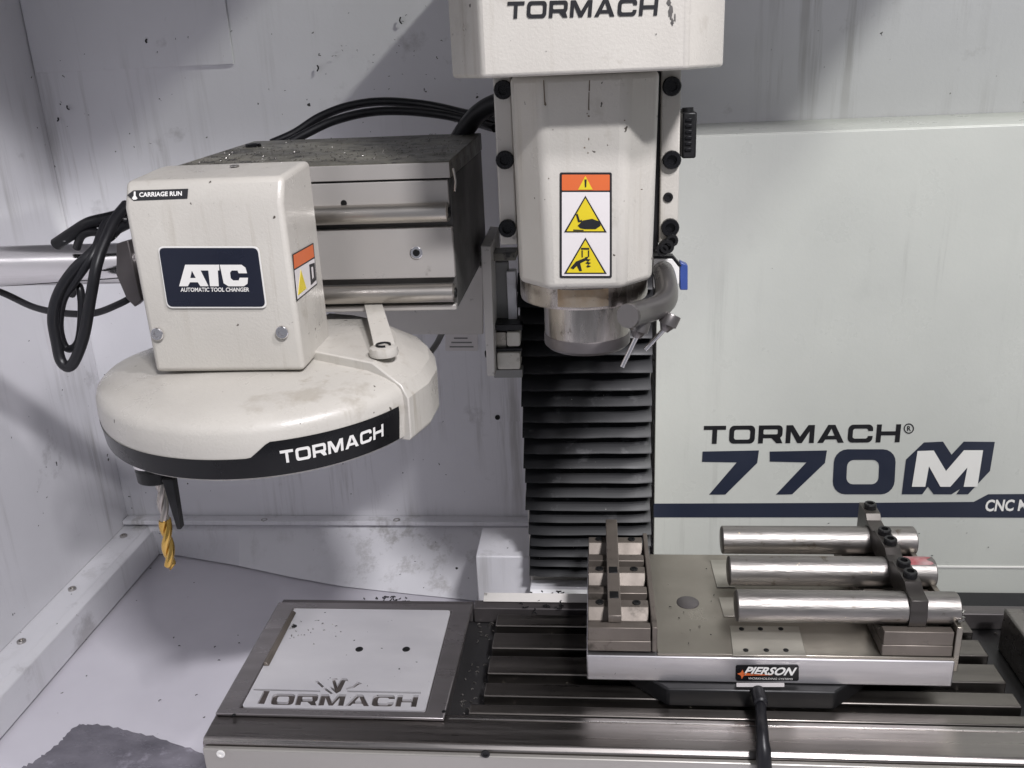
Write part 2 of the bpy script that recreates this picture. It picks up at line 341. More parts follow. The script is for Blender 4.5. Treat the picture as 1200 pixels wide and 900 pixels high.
font_print('registered_letter', 'ink', wp, 'R', quad((1063, 499), (1067.5, 499), (1067.5, 505), (1063, 505)), PL_Y(YP), FRONT*.0006, bold=.02)
for L in ([(70, 237), (268, 233), (262, 277), (150, 388), (93, 388), (190, 275), (68, 273)], [(306, 237), (507, 233), (500, 277), (385, 387), (328, 388), (435, 275), (306, 272)]):
    prnt('digit', 'stripe', wp, [c2(L)], PL_Y(YP), FRONT*.0006)
prnt('digit', 'stripe', wp, [c2([(x+(300-y)*.05, y) for x, y in rr(530, 229, 747, 387, 46)]), c2([(x+(300-y)*.05, y) for x, y in rr(577, 266, 690, 352, 24)])], PL_Y(YP), FRONT*.0006)
prnt('model_letter', 'stripe', wp, [c2([(785, 265), (848, 205), (915, 202), (945, 248), (988, 202), (1097, 203), (1080, 305), (1003, 387), (962, 387), (975, 368), (945, 387), (882, 387), (862, 360), (842, 387), (770, 387)])], PL_Y(YP), FRONT*.0006)
prnt('model_letter_face', 'print_white', wp, [c2([(825, 235), (882, 233), (925, 305), (988, 232), (1055, 232), (1035, 360), (987, 360), (1000, 292), (940, 360), (905, 360), (865, 288), (852, 360), (805, 360)])], PL_Y(YP), FRONT*.0011)
font_print('lettering', 'print_white', wp, 'CNC MILL', quad((1155, 585), (1224, 584.7), (1223, 598), (1154, 599)), PL_Y(YP), FRONT*.0011, shear=.12, bold=.03, label='white lettering on the navy stripe')
# dried coolant patch on the floor
rag = []
base = [(18, 908), (32, 898), (50, 887), (68, 874), (78, 861), (92, 850), (108, 849), (140, 854), (172, 862), (207, 873), (238, 884), (262, 905), (300, 980), (0, 980)]
for i, p in enumerate(base):
    q = base[(i+1) % len(base)]
    for k in range(6):
        t = k/6; rag.append((p[0]*(1-t)+q[0]*t+random.uniform(-2, 2)*(i < 11), p[1]*(1-t)+q[1]*t+random.uniform(-1.6, 1.6)*(i < 11)))
sp = prnt('coolant_residue', 'spill', None, [rag], PL_Z(ZF), UP*.0015, .0012)
tag(sp, 'dried purple grey coolant residue with a ragged edge on the pan floor', 'residue', kind='stuff')
# ------------------------------------------------------------------ machine column and way cover
cl = thing('machine_column', 'pale machine column standing behind the black pleated way cover', 'column', (-.012, 1.18, ZF+.002))
box('casting', 'cream', cl, -.092, .066, 1.062, 1.30, ZF+.002, .80, .004)
wq = at_y(555, 614, 1.07); we = at_y(616, 614, 1.07)
box('base_block', 'sheet', cl, wq.x, -.0925, 1.07, 1.150, ZF+.002, at_y(590, 652, 1.07).z, .002)
bz = at_y(650, 683, 1.05).z
box('sill', 'sheet', cl, -.0915, .066, 1.028, 1.0615, ZF+.003, bz-.002, .002)
bl = thing('way_cover', 'black pleated rubber way cover running down the column', 'way cover', (-.012, 1.05, bz))
crest = [330, 349, 368, 387, 406, 425, 446, 465, 484, 502, 520, 537, 554, 571, 587, 602, 616, 629, 642, 654, 666, 677]
for i, v in enumerate(crest[:-1]):
    zt = at_y(688, (v+(crest[i-1] if i else v-18))/2, 1.045).z; zb = at_y(688, (v+crest[i+1])/2, 1.045).z; h = zt-zb
    j = [random.uniform(-.0016, .0016) for _ in range(4)]
    f_ = 1.030+random.uniform(-.0015, .0015)
    prof = [(1.056, zb+.0002), (f_+.004, zb+h*.05), (f_, zb+h*.17), (f_+.0015, zb+h*.30), (1.047, zb+h*.80), (1.056, zt-.0002), (1.0605, zt-.0002), (1.0605, zb+.0002)]
    x0, x1 = -.0915+j[0], .066+j[1]
    if v > 590: x0 += .002
    mb = MB(); nseg = 8; vs = []; fs = []; m_ = len(prof)
    for s_ in range(nseg+1):
        t = s_/nseg; wob = math.sin(t*math.pi*2+i)*.0003+random.uniform(-.0003, .0003); edge = .005 if s_ in (0, nseg) else 0
        for k, (yy, zz) in enumerate(prof): vs.append((x0+(x1-x0)*t, yy+(edge if k in (1, 2, 3) else 0), zz+wob*(1 if 0 < k < 5 else 0)-(.002 if edge and k in (2, 3) else 0)))
    for s_ in range(nseg):
        for k in range(m_): fs.append((s_*m_+k, (s_+1)*m_+k, (s_+1)*m_+(k+1) % m_, s_*m_+(k+1) % m_))
    fs += [tuple(range(m_)), tuple(nseg*m_+k for k in range(m_))[::-1]]
    mb.add(vs, fs).build('fold', 'bellow', bl, 0, smooth=32)
rw = thing('gap_shade_sheet', 'added dark sheet for the shaded gap behind the table below the printed panel', 'way cover', (.45, 1.05, ZF+.002))  # black filler painted in for the shade of the gap under the panel
box('sheet', 'rubber', rw, .07, .80, .955, 1.148, -.150, -.125, .003)
box('support', 'rubber', rw, .08, .79, 1.10, 1.147, ZF+.002, -.151, .002)
# ------------------------------------------------------------------ milling table
tb = thing('milling_table', 'long steel milling table with T-slots and a front apron', 'table', (.03, .80, ZF+.002))
TX0, TX1, TY0 = -.384, .62, .680
box('saddle', 'grey_block', tb, -.15, .20, .72, .92, ZF+.002, -.0705, .004)
box('bed', 'gutter', tb, TX0+.006, TX1, TY0+.008, .925, -.07, -.022, .002)
# platform strips between the slots: (y0, y1)
strips = [(.7265, .7405), (.7530, .7735), (.7885, .8185), (.8320, .8600), (.8735, .8960)]
PX0, PX1 = -.118, .404
for i, (a, b_) in enumerate(strips):
    x0 = PX0+(.0 if i > 0 else -.012); x1 = PX1+(0 if i else .006)
    o = box('slot_strip', 'table_steel', tb, x0, x1, a, b_, -.0215, 0, .0014)
box('slot_floor', 'slot_dark', tb, PX0+.001, PX1-.001, .7415, .895, -.0216, -.0150, 0)
front = [(TY0, -.0695), (TY0, -.004), (TY0+.004, 0.0), (.7235, .0008), (.7235, -.0215), (TY0+.0085, -.0215), (TY0+.0085, -.0695)]
MB().prism(front, 'x', TX0, TX1).build('front_rail', 'brushed_x', tb, .0012)
box('trim_line', 'steel', tb, -.148, TX1, .7165, .7180, .0004, .0016, .0003)
box('apron', 'apron', tb, TX0+.002, TX1, TY0-.006, TY0-.0003, -.140, -.0055, .0015)
box('rear_rail', 'frame_dark', tb, PX0-.03, TX1, .909, .926, -.0215, -.001, .0015)
box('end_rail', 'frame_dark', tb, TX0, PX0-.031, .910, .926, -.0215, -.003, .0015)
for u, v, mm in ((259, 883, 'print_white'), (569, 883, 'black'), (891, 890, 'black')): screw(tb, at_y(u, v, TY0-.0062), FRONT, .0042, mm, .35)
# end plate at the right of the table
e0 = at_z(1170, 728, .03)
ep = box('end_plate', 'brushed_x', tb, .432, .450, .727, .875, -.0214, .030, .002)
box('gutter_end', 'gutter', tb, .4505, TX1-.001, .727, .908, -.0215, -.012, .001)
# white drip guard behind the table
g0 = at_z(575, 703, .004)
dg = thing('drip_guard', 'narrow bent sheet drip guard lying along the back of the table', 'drip guard', (-.07, .93, 0))
MB().prism([(.920, .0005), (.930, .005), (.931, .006), (.919, .0015)], 'x', -.137, .02).build('flange', 'grime', dg, .0004)
# ------------------------------------------------------------------ tray on the left of the table
tr = thing('tool_tray', 'engraved aluminium tool tray set in a dark frame on the table end', 'tray', (-.28, .80, -.0216))
px_frame = [(238, 842), (327, 713), (562, 713), (532, 842)]
fo = [at_z(*p, .004) for p in px_frame]; X0, X1 = TX0+.001, -.152
outer = [(X0, .7125), (X1, .7125), (X1+.004, .9085), (X0, .9085)]
ins = [at_z(278, 831, .004), at_z(342, 722, .004), at_z(527, 723, .004), at_z(500, 833, .004)]
IX0 = (ins[0].x+ins[1].x)/2; IX1 = (ins[2].x+ins[3].x)/2; IY0 = .7215; IY1 = .896
def ring(name, m, parent, o, i, z0, z1, bevel):
    vs = [(x, y, z) for z in (z0, z1) for L in (o, i) for x, y in L]; n = 4; fs = []
    for k in range(4):
        j = (k+1) % 4
        fs += [(k, j, 4+j, 4+k), (8+k, 12+k, 12+j, 8+j), (k, 8+k, 8+j, j), (4+k, 4+j, 12+j, 12+k)]
    return MB().add(vs, fs).build(name, m, parent, bevel)
ring('frame', 'tray_frame', tr, outer, [(IX0, IY0), (IX1, IY0), (IX1, IY1), (IX0, IY1)], .0014, .0045, .0012)
box('box', 'frame_dark', tr, X0+.003, X1-.002, .7245, .9075, -.0215, .0013, .001)
box('base', 'engrave', tr, IX0+.0006, IX1-.0006, IY0+.0006, IY1-.0006, .0015, .0022, 0)
# engraved plate: outline with the lettering cut through its 2 mm skin
TZ = .0048
tp = lambda x, y: (270+x/4.8, 770+y/4.8)
loops = [[(x*1000, -y*1000) for x, y in rr(IX0+.001, IY0+.001, IX1-.001, IY1-.001, .004)]]
def world_loop(lp): 
    out = []
    for p in lp:
        P = at_z(p[0], p[1], TZ); out.append((P.x*1000, -P.y*1000))
    return out
cut = [[tp(128, 178), tp(505, 188), tp(505, 196), tp(222, 190), tp(190, 264), tp(150, 262), tp(188, 190), tp(128, 187)], [tp(655, 188), tp(1072, 196), tp(1070, 207), tp(655, 197)]]
cut += word('ORMACH', quad(tp(240, 205), tp(1060, 214), tp(1045, 280), tp(222, 268)), gap=.12, s=.36, b=.26)
cut += [[tp(476, 136), tp(492, 133), tp(528, 165), tp(516, 172)], [tp(522, 178), tp(534, 170), tp(578, 205), tp(565, 208)],
        [tp(570, 122), tp(598, 116), tp(604, 126), tp(590, 130), tp(600, 160), tp(625, 118), tp(655, 120), tp(664, 134), tp(648, 134), tp(620, 192), tp(596, 205), tp(556, 170), tp(566, 165), tp(585, 180)],
        [tp(648, 176), tp(690, 160), tp(716, 138), tp(742, 150), tp(720, 156), tp(700, 170), tp(655, 184)], arc(*tp(770, 162), .8, 0, 360, 6)[:-1]]
# pocket at the left edge
loops += [world_loop(l) for l in cut]
prnt('engraved_plate', 'tray_alu', tr, loops, lambda a, b: Vector((a/1000, -b/1000, TZ-.0001)), UP*.0001, .0026)
pk = [at_z(303, 789, TZ), at_z(339, 729, TZ)]
MB().hexa([(IX0+.0012, .787, TZ+.0002), (IX0+.0075, .787, TZ+.0002), (IX0+.0065, .886, TZ+.0002), (IX0+.0012, .886, TZ+.0002)], [(IX0+.0012, .788, TZ+.004), (IX0+.0040, .788, TZ+.004), (IX0+.0035, .885, TZ+.004), (IX0+.0012, .885, TZ+.004)]).build('edge_lip', 'rail_brown', tr, .0006)
for u, v in ((421, 761), (476, 761), (345, 734)): screw(tr, at_z(u, v, TZ), UP, .0042 if v > 740 else .003, 'black', .15)
for u, v in ((520, 834), (274, 838), (600, 0)):
    if v: screw(tr, at_z(u, v, .0045), UP, .002, 'black', .2)
# ------------------------------------------------------------------ pallet fixture
pf = thing('pallet_fixture', 'aluminium pallet fixture with steel top plate clamped on the milling table', 'fixture', (.16, .85, 0.0))
MB().prism([(.066, .742), (.225, .742), (.262, .775), (.262, .90), (.03, .90), (.03, .775)], 'z', .0004, .0212).build('base_chuck', 'black', pf, .002)
SX0, SX1, SY0, SY1, SZ0, SZ1 = -.013, .336, .753, .942, .0215, .0505
box('slab', 'alu', pf, SX0, SX1, SY0, SY1, SZ0, SZ1, .0015)
box('top_plate', 'plate_bronze', pf, .056, SX1-.001, SY0+.001, SY1-.001, SZ1+.0002, SZ1+.0035, .0006)
TZP = SZ1+.0037
o = MB().lathe([(.0118, TZP-.0002), (.0118, TZP+.0002), (.0112, TZP+.0004)], at_z(806, 706, TZP), 32).build('round_insert', 'frame_dark', pf)
def px_plate(name, m, quadpx, z, th, bev=.0004):
    q_ = [at_z(*p, z+th) for p in quadpx]
    return MB().hexa([(p.x, p.y, z) for p in q_], [(p.x, p.y, z+th) for p in q_]).build(name, m, pf, bev)
px_plate('hole_plate', 'plate_bright', [(859, 768), (855, 733), (936, 734), (945, 768)], TZP, .0008)
for u, v in ((869, 737), (891, 737), (915, 737), (874, 762), (898, 762), (921, 762)): screw(pf, at_z(u, v, TZP+.0008), UP, .0026, 'black', .2, name='dowel_hole')
px_plate('locating_pad', 'plate_bright', [(848, 722), (842, 700), (866, 700), (870, 722)], TZP, .0008)
px_plate('locating_pad', 'plate_bright', [(840, 688), (832, 656), (858, 656), (862, 688)], TZP, .0008)
BR, BY, BZ = .0155, (.778, .842, .906), .0935
# rails that carry the bars: front-to-back body, three V cradles each
def rail(x0, x1, label):
    r_ = box('rail', 'rail_brown', pf, x0, x1, SY0+.002, SY1-.002, SZ1+.0040, .0665, .001, label=label)
    for k, y in enumerate(BY):
        hw = .026; top = .0815
        if k == 0: prof = [(SY0+.0022, .0667), (SY0+.0022, top), (y-.0135, top), (y-.004, top-.0105), (y+.004, top-.0105), (y+.0135, top), (y+hw, top), (y+hw, .0667)]
        else: prof = [(y-hw, .0667), (y-hw, top), (y-.0135, top), (y-.004, top-.0105), (y+.004, top-.0105), (y+.0135, top), (y+hw, top), (y+hw, .0667)]
        c = MB().prism(prof, 'x', x0+.0006, x1-.0006).build('cradle', 'rail_brown', r_, .0007)
        for xs in (x0+(x1-x0)*.2, x0+(x1-x0)*.8):
            screw(r_, (xs, y+.0205, top), UP, .0042, 'black', .3)
    return r_
rail(SX0+.001, .050, 'brown steel left rail without bars'); rail(.268, .333, 'steel right rail carrying the bars')
box('side_cheek', 'rail_brown', pf, .0508, .0558, SY0+.002, SY1-.002, SZ1+.0040, .0825, .0008)
box('end_cheek', 'plate_bronze', pf, .3338, .3395, SY0+.001, SY1-.002, SZ1-.012, .088, .0008)
# clamp straps across the bars
def strap(x0, x1, m, z0, z1, arch):
    # side profile along y, arched over each bar when the bars are there
    lo = []; ya, yb_ = SY0+.010, SY1+.004
    if arch:
        lo.append((ya, .0822))
        for y in BY:
            for k in range(9):
                a = math.pi*(1-k/8); lo.append((y+math.cos(a)*(BR+.0006), max(.0822, BZ+math.sin(a)*(BR+.0006))))
        lo.append((yb_, .0822))
    else: lo = [(ya, z0), (yb_, z0)]
    hi = [(yb_, z1+.006), (yb_-.026, z1+.006), (yb_-.032, z1), (.893, z1-.001), (.886, z1+.004), (.850, z1+.004), (.843, z1-.001), (.831, z1-.001), (.824, z1+.004), (.786, z1+.004), (.779, z1-.001), (ya, z1-.003)] if arch else [(yb_, z1+.004), (yb_-.014, z1+.006), (.87, z1), (ya+.016, z1), (ya, z1-.003)]
    vs = lo+hi
    s_ = MB().prism([(a, b) for a, b in vs], 'x', x0, x1).build('clamp_strap', m, pf, .0008)
    return s_
st = strap(.2925, .3085, 'strap_dark', .0822, .1135, True)
for y in (.795, .815, .858, .878, .932): screw(st, (.3005, y, .1135+(.006 if y > .9 else .004)), UP, .0066, 'black', .95)
s2 = strap(.0085, .0215, 'rail_brown', .0822, .093, False)
for y in (.795, .842, .888, .93): box('inset', 'black', s2, .0105, .0195, y-.006, y+.006, .0925, .0936, .0003)
# maker's plate on the slab
prnt('maker_plate', 'black_gloss', pf, [rr(862, 779, 936, 797.5, 2.5)], PL_Y(SY0), FRONT*.0006)
font_print('lettering', 'print_white', pf, 'PIERSON', quad((874, 780.5), (934, 781.5), (931, 791), (871, 790)), PL_Y(SY0), FRONT*.0010, shear=.25, bold=.035)
font_print('lettering', 'print_white', pf, 'WORKHOLDING SYSTEMS', quad((877, 793), (929, 794), (929, 796.2), (877, 795.4)), PL_Y(SY0), FRONT*.0010, shear=.2)
prnt('star_mark', 'orange', pf, [[(864, 789), (868, 787.5), (870, 784), (871.5, 788), (905, 790.5), (871.5, 791), (869, 795), (868, 791)]], PL_Y(SY0), FRONT*.0010)
prnt('part_label', 'sticker_white', pf, [rr(863, 800, 919, 804.5, .6)], PL_Y(.7415), FRONT*.0006)
# ------------------------------------------------------------------ three round bars
ends = ((862, 1121, 'pitted steel round bar in the cradle beside the maker plate'), (853, 1093, 'steel round bar with a red mark on its end'), (845, 1071, 'steel round bar in the cradle closest to the printed panel'))
for k, y in enumerate(BY):
    xa = at_y(ends[k][0], (713, 672, 635)[k], y).x; xb = at_y(ends[k][1], (715, 674, 635)[k], y).x
    t = thing('round_bar', ends[k][2], 'round bar', ((xa+xb)/2, y, BZ-BR), 'steel bars on the fixture')
    ring_ = []
    c = .0012
    MB().tube([(xa, y, BZ), (xa+.0001, y, BZ), (xa+c, y, BZ), (xb-c, y, BZ), (xb-.0001, y, BZ), (xb, y, BZ)], [BR-c*1.2, BR-c, BR, BR, BR-c, BR-c*1.2], 40).build('shaft', 'bar', t, 0, smooth=30)
    if k == 1:
        n = 10; vs = []
        for i in range(n+1):
            a = math.radians(58+70*i/n)
            for x in (xb-.034+.004*math.sin(i*2.1), xb-.006+.003*math.sin(i*1.3)): vs.append((x, y-math.cos(a)*(BR+.0003), BZ+math.sin(a)*(BR+.0003)))
        MB().add(vs, [(2*i, 2*i+1, 2*i+3, 2*i+2) for i in range(n)]).build('paint_mark', 'red_mark', t, label='smeared red paint mark')
# ------------------------------------------------------------------ lever at the front of the fixture
lv = thing('clamp_lever', 'black clamp lever hanging over the front of the table', 'lever', at_z(891, 824, .008))
P = [at_y(891, 822, .728), at_y(892, 842, .706), at_y(893.5, 862, .680), at_y(896, 905, .663), at_y(897, 960, .662)]
MB().tube(smooth_path(P, 5), [.0052]*6+[.0056]*6+[.0066]*9, 12).build('arm', 'rubber', lv)
pv = at_y(891, 822, .726)
MB().tube([(pv.x, pv.y+.015, pv.z), (pv.x, pv.y-.003, pv.z), (pv.x, pv.y-.0045, pv.z)], [.0068, .0068, .0052], 20).build('pivot', 'rubber', lv)
screw(lv, (pv.x, pv.y-.0045, pv.z), FRONT, .0022, 'chrome', .4)
# ------------------------------------------------------------------ spindle head
hd = thing('spindle_head', 'cream spindle head with hood and warning sticker above the fixture', 'spindle head', (-.007, .81, .365))
AXX, AXY = -.0085, .812
cv = [(-.1095, .745), (-.0815, .700), (.067, .700), (.0985, .745), (.0985, 1.02), (-.1095, 1.02)]
zc = at_y(565, 92, .70).z
MB().prism(cv, 'z', zc, .98).build('hood', 'cream', hd, .003, 3)
prnt('lettering', 'ink', hd, word('TORMACH', quad((595, 2), (772, -2), (770, 18), (594, 22))), PL_Y(.700), FRONT*.0006, label='black wordmark on the hood')
# spindle housing, eight-sided with soft corners
def oct_(hw, y0, y1, cx, ch, cf): return [(cx-hw, y1), (cx-hw, y0+cf), (cx-hw+ch, y0), (cx+hw-ch, y0), (cx+hw, y0+cf), (cx+hw, y1)]
zb0 = .4225
hs = MB(); A = oct_(.0600, .742, .90, -.0075, .026, .030); B = oct_(.0572, .742, .90, -.0090, .026, .030)
hs.hexa([(x, y, zb0) for x, y in B], [(x, y, zc-.0004) for x, y in A]).build('housing', 'cream', hd, .006, 4)
# warning sticker
LP = PL_Y(.742); OF = FRONT
prnt('warning_sticker', 'ink', hd, [rr(656, 202, 717, 325.5, 2)], LP, OF*.0006)
ws = hd
prnt('sticker_field', 'sticker_white', hd, [rr(658.5, 225, 714.5, 323, 1)], LP, OF*.0009)
prnt('sticker_header', 'orange', hd, [rr(658.5, 204.5, 714.5, 223, 1)], LP, OF*.0009)
def tri(cx, top, bot, hw): return [(cx, top), (cx+hw, bot), (cx-hw, bot)]
prnt('warning_triangle', 'yellow', hd, [tri(686, 206, 222, 8.5)], LP, OF*.0012); prnt('pictogram', 'ink', hd, [[(685, 210), (687.5, 210), (687, 219), (685.5, 219)]], LP, OF*.0015)
for top, bot in ((229, 272), (278, 320.5)):
    prnt('warning_triangle', 'ink', hd, [tri(686, top, bot, 25)], LP, OF*.0012); prnt('warning_triangle', 'yellow', hd, [tri(686, top+3, bot-1.5, 22)], LP, OF*.0015)
prnt('pictogram', 'ink', hd, [[(677, 264), (683, 258), (694, 256), (702, 259), (704, 264), (698, 268), (686, 268), (680, 267)], [(675, 251), (677, 250), (679.5, 258), (682, 257), (682, 259.5), (677.5, 260)], [(672, 268.5), (684, 269), (684, 270), (672, 270)]], LP, OF*.0018)
prnt('pictogram', 'ink', hd, [[(681, 290), (690.5, 290), (690.5, 292), (681, 292)], [(681.5, 293), (683, 293), (683, 301), (681.5, 301)], [(689, 293), (690.5, 293), (690.5, 301), (689, 301)], [(668.5, 313.5), (675, 306), (685, 302), (686, 305), (680, 308), (682, 317), (679, 317), (676, 311), (672, 315)],
                               [(685.5, 301), (690, 300), (688, 303), (692, 303.5), (689, 306.5), (692.5, 307.5), (689, 310), (692.5, 311.5), (689, 313), (687, 312), (689.5, 309), (686, 308), (689, 305.5), (685.5, 304.5)]], LP, OF*.0018)
def blot(cx, cy, rx, ry, n=18, jag=.35): return [(cx+math.cos(k*2*math.pi/n)*rx*(1+random.uniform(-jag, jag)), cy+math.sin(k*2*math.pi/n)*ry*(1+random.uniform(-jag, jag))) for k in range(n)]
for cx, cy, rx, ry in ((803, 14, 2.6, 8), (805, 26, 1.6, 4), (801, 3, 2.2, 4), (808, 20, .8, 5), (786, 40, .6, .9), (640, 60, .5, .5)):
    prnt('smudge', 'soot', hd, [blot(cx-17 if cx > 780 else cx, cy, rx, ry)], PL_Y(.700), FRONT*.0004, .0003)
for cx, cy, rx, ry in ((690, 128, .8, 1.4), (690, 136, 1.2, 1), (688, 133, .5, .9), (685, 173, .9, .8), (690, 163, .6, 1.5), (689, 179, .7, .8), (712, 170, .7, .7), (732, 141, .9, .8), (643, 209, .7, .7), (639, 122, 1.1, 2.0), (664, 303, .5, .5), (752, 222, 1.3, .6), (648, 152, .5, .6)):
    prnt('oil_spot', 'stain', hd, [blot(cx, cy, rx, ry)], PL_Y(.742), FRONT*.0003, .0002)
for x0, y0, x1, y1 in ((637, 94, 638.5, 121), (691, 94, 690.5, 106), (690.2, 108, 689.8, 128)):
    prnt('drip', 'stain', hd, [[(x0-.5, y0), (x0+.5, y0), (x1+.7, y1), (x1, y1+1.2), (x1-.7, y1)]], PL_Y(.742), FRONT*.0003, .0002)
# collar and nose
MB().lathe([(.046, .4010), (.0570, .4015), (.0576, .4035), (.0576, .4200), (.0550, .4222)], (AXX-.0025, AXY), 64).build('collar', 'nose_steel', hd)
n_ = 8; vs = []
for i in range(n_+1):
    a = math.radians(-112+44*i/n_)
    for z in (.4042, .4195): vs.append((AXX-.0025+math.cos(a)*.0579, AXY+math.sin(a)*.0579, z))
MB().add(vs, [(2*i, 2*i+1, 2*i+3, 2*i+2) for i in range(n_)]).build('rust_stain', 'rust', hd)
nose = MB().lathe([(.030, .3580), (.0360, .3582), (.0388, .3605), (.0392, .3630), (.0392, .4030)], (AXX, AXY), 64).build('spindle_nose', 'nose_steel', hd)
MB().lathe([(.0300, .3530), (.0360, .3532), (.0396, .3565), (.0398, .3655), (.0394, .3665)], (AXX, AXY), 64).build('nose_ring', 'frame_dark', hd)
# guide plates on both sides of the housing with bolts
for x0, x1, us in ((.060, .0775, ((787, 101), (787, 187), (785, 266))), (-.0905, -.0745, ((590, 105), (592, 187), (595, 267)))):
    o = box('guide_plate', 'grime' if x0 < 0 else 'cream', hd, x0, x1, .862, .93, at_y(790, 288, .862).z if x0 > 0 else at_y(590, 287, .862).z, zc-.0006, .0015)
    for u, v in us: screw(o, at_y(u, v, .862)+(Vector((0, 0, 0))), FRONT, .0085, 'black_gloss', .7)
screw(hd, at_y(783, 231, .862), FRONT, .0045, 'black', .4)
box('guide_gap', 'black', hd, .0536, .0596, .868, .94, .43, zc-.0006, 0)
box('guide_gap', 'black', hd, -.0742, -.0690, .868, .94, .43, zc-.0006, 0)
box('head_back', 'grey_block', hd, -.069, .0534, .902, 1.018, .4235, zc-.0006, .002)
for u, v, r_ in ((787, 281, .006), (781, 288, .007), (776, 292, .006)): screw(hd, at_y(u, v, .860), FRONT, r_, 'black', .9, name='fitting')
# coolant nozzle
cn = thing('coolant_nozzle', 'bent grey coolant nozzle with two chrome jets beside the spindle', 'nozzle', at_y(790, 330, .80))
Pn = [at_y(777, 318, .86), at_y(779, 324, .835), at_y(781, 338, .805), at_y(780, 351, .782), at_y(770, 360, .762), at_y(752, 366, .742), at_y(737, 370, .722)]
Pn = smooth_path(Pn, 6)
MB().tube(Pn, [.0102]*len(Pn), 20).build('pipe', 'nozzle_grey', cn, .001)
b0 = at_y(737, 370, .722); dd = (Pn[-1]-Pn[-2]).normalized()
MB().tube([b0, b0+dd*.0025], [.0104, .0098], 24).build('end_cap', 'nozzle_grey', cn)
for (ua, va, ya), (ub, vb, yb_), (uc, vc) in (((752, 375, .745), (746, 396, .742), (729, 430)), ((788, 368, .765), (778, 388, .762), (756, 410))):
    a = at_y(ua, va, ya); b_ = at_y(ub, vb, yb_); c = at_y(uc, vc, yb_-.004)
    j = MB().tube([a, a.lerp(b_, .05), a.lerp(b_, .62), a.lerp(b_, .66), b_], [.0078, .0082, .0082, .0066, .0034], 20).build('jet_socket', 'nozzle_grey', cn)
    MB().tube([b_.lerp(a, .2), c], .0021, 12).build('jet_tube', 'chrome', cn)
cb = thing('blue_plug', 'blue plug with white housing behind the coolant nozzle', 'plug', at_y(790, 325, .88))
q_ = [at_y(*p, .885) for p in ((797, 307), (806, 311), (806, 340), (797, 340))]
MB().hexa([p for p in q_], [p+Vector((0, .012, 0)) for p in q_]).build('plug_body', 'blue', cb, .0008)
q_ = [at_y(*p, .878) for p in ((766, 303), (788, 303), (796, 313), (796, 332), (790, 338), (766, 338))]
MB().hexa([p for p in q_], [p+Vector((0, .012, 0)) for p in q_]).build('housing', 'print_white', cb, .0008)
q_ = [at_y(*p, .8775) for p in ((766, 300), (789, 300), (799, 312), (796, 312.5), (788, 302.5), (766, 302.5))]
MB().hexa([p for p in q_], [p+Vector((0, .012, 0)) for p in q_]).build('seal', 'black', cb)
# black sensor block on the column side
sb = thing('sensor_block', 'small black sensor block mounted above the panel ledge', 'sensor', at_y(807, 185, 1.0))
s0, s1 = at_y(799, 186, 1.0), at_y(817, 131, 1.0)
o = box('body', 'black', sb, s0.x, s1.x, 1.0, 1.06, s0.z, s1.z, .002)
for k in range(6):
    zz = s0.z+.008+k*.006; box('rib', 'black_gloss', sb, s0.x+.003, s1.x-.005, .998, .9997, zz, zz+.003, .0004)
MB().tube([at_y(806, 131, 1.012), at_y(806, 126, 1.012)], .006, 16).build('knob', 'black', sb)
box('bracket', 'cream', sb, .0665, s0.x-.0004, 1.03, 1.055, s0.z-.012, s1.z-.002, .001)
# ------------------------------------------------------------------ tool changer
tcg = thing('tool_changer', 'cream automatic tool changer with round carousel and slide beside the spindle head', 'tool changer', (-.30, .80, .296))
CX, CY = -.301, .779
def rad(a):
    d = math.atan2(math.sin(a-math.radians(168)), math.cos(a-math.radians(168)))
    return 1+.095*math.exp(-(d/.62)**2)
shell = [(.120, .2985), (.1435, .2990), (.1460, .3010), (.1486, .3260), (.1480, .3390), (.1463, .3440), (.1415, .3485), (.1300, .3530), (.1130, .3568), (.0400, .3602)]
ca = MB().lathe(shell, (CX, CY), 128, rad).build('carousel', 'cream', tcg, 0, smooth=34, label='round cream carousel cover')
def rad_prof(z):
    for (r0, z0), (r1, z1) in zip(shell, shell[1:]):
        if z0 <= z <= z1 and z1 > z0: return r0+(r1-r0)*(z-z0)/(z1-z0)
    return .1478
# black band: swept strip whose upper edge steps up for the lettering
vs = []; fs = []; A0, A1 = math.radians(180+12), math.radians(360-27); N = 90; R = 7
for i in range(N+1):
    a = A0+(A1-A0)*i/N; dg_ = math.degrees(a)
    t = min(1, max(0, (dg_-281)/6)); zt = .3195+.0125*t
    for k in range(R):
        z = .3015+(zt-.3015)*k/(R-1); r_ = (rad_prof(z)+.0005)*rad(a); vs.append((CX+math.cos(a)*r_, CY+math.sin(a)*r_, z))
for i in range(N):
    for k in range(R-1): fs.append((i*R+k, (i+1)*R+k, (i+1)*R+k+1, i*R+k+1))
band = MB().add(vs, fs).build('black_band', 'black_gloss', ca)
me = fill2d([[(x, -y) for x, y in l] for l in word('TORMACH')])
a_s, a_e, z0_, z1_ = math.radians(290), math.radians(325), .3120, .3235
for v in me.vertices:
    a = a_s+(a_e-a_s)*v.co.x; z = z0_+(z1_-z0_)*v.co.y; r_ = rad_prof(z)+.0011; v.co = (CX+math.cos(a)*r_, CY+math.sin(a)*r_, z)
link('lettering', me, 'print_white', ca)
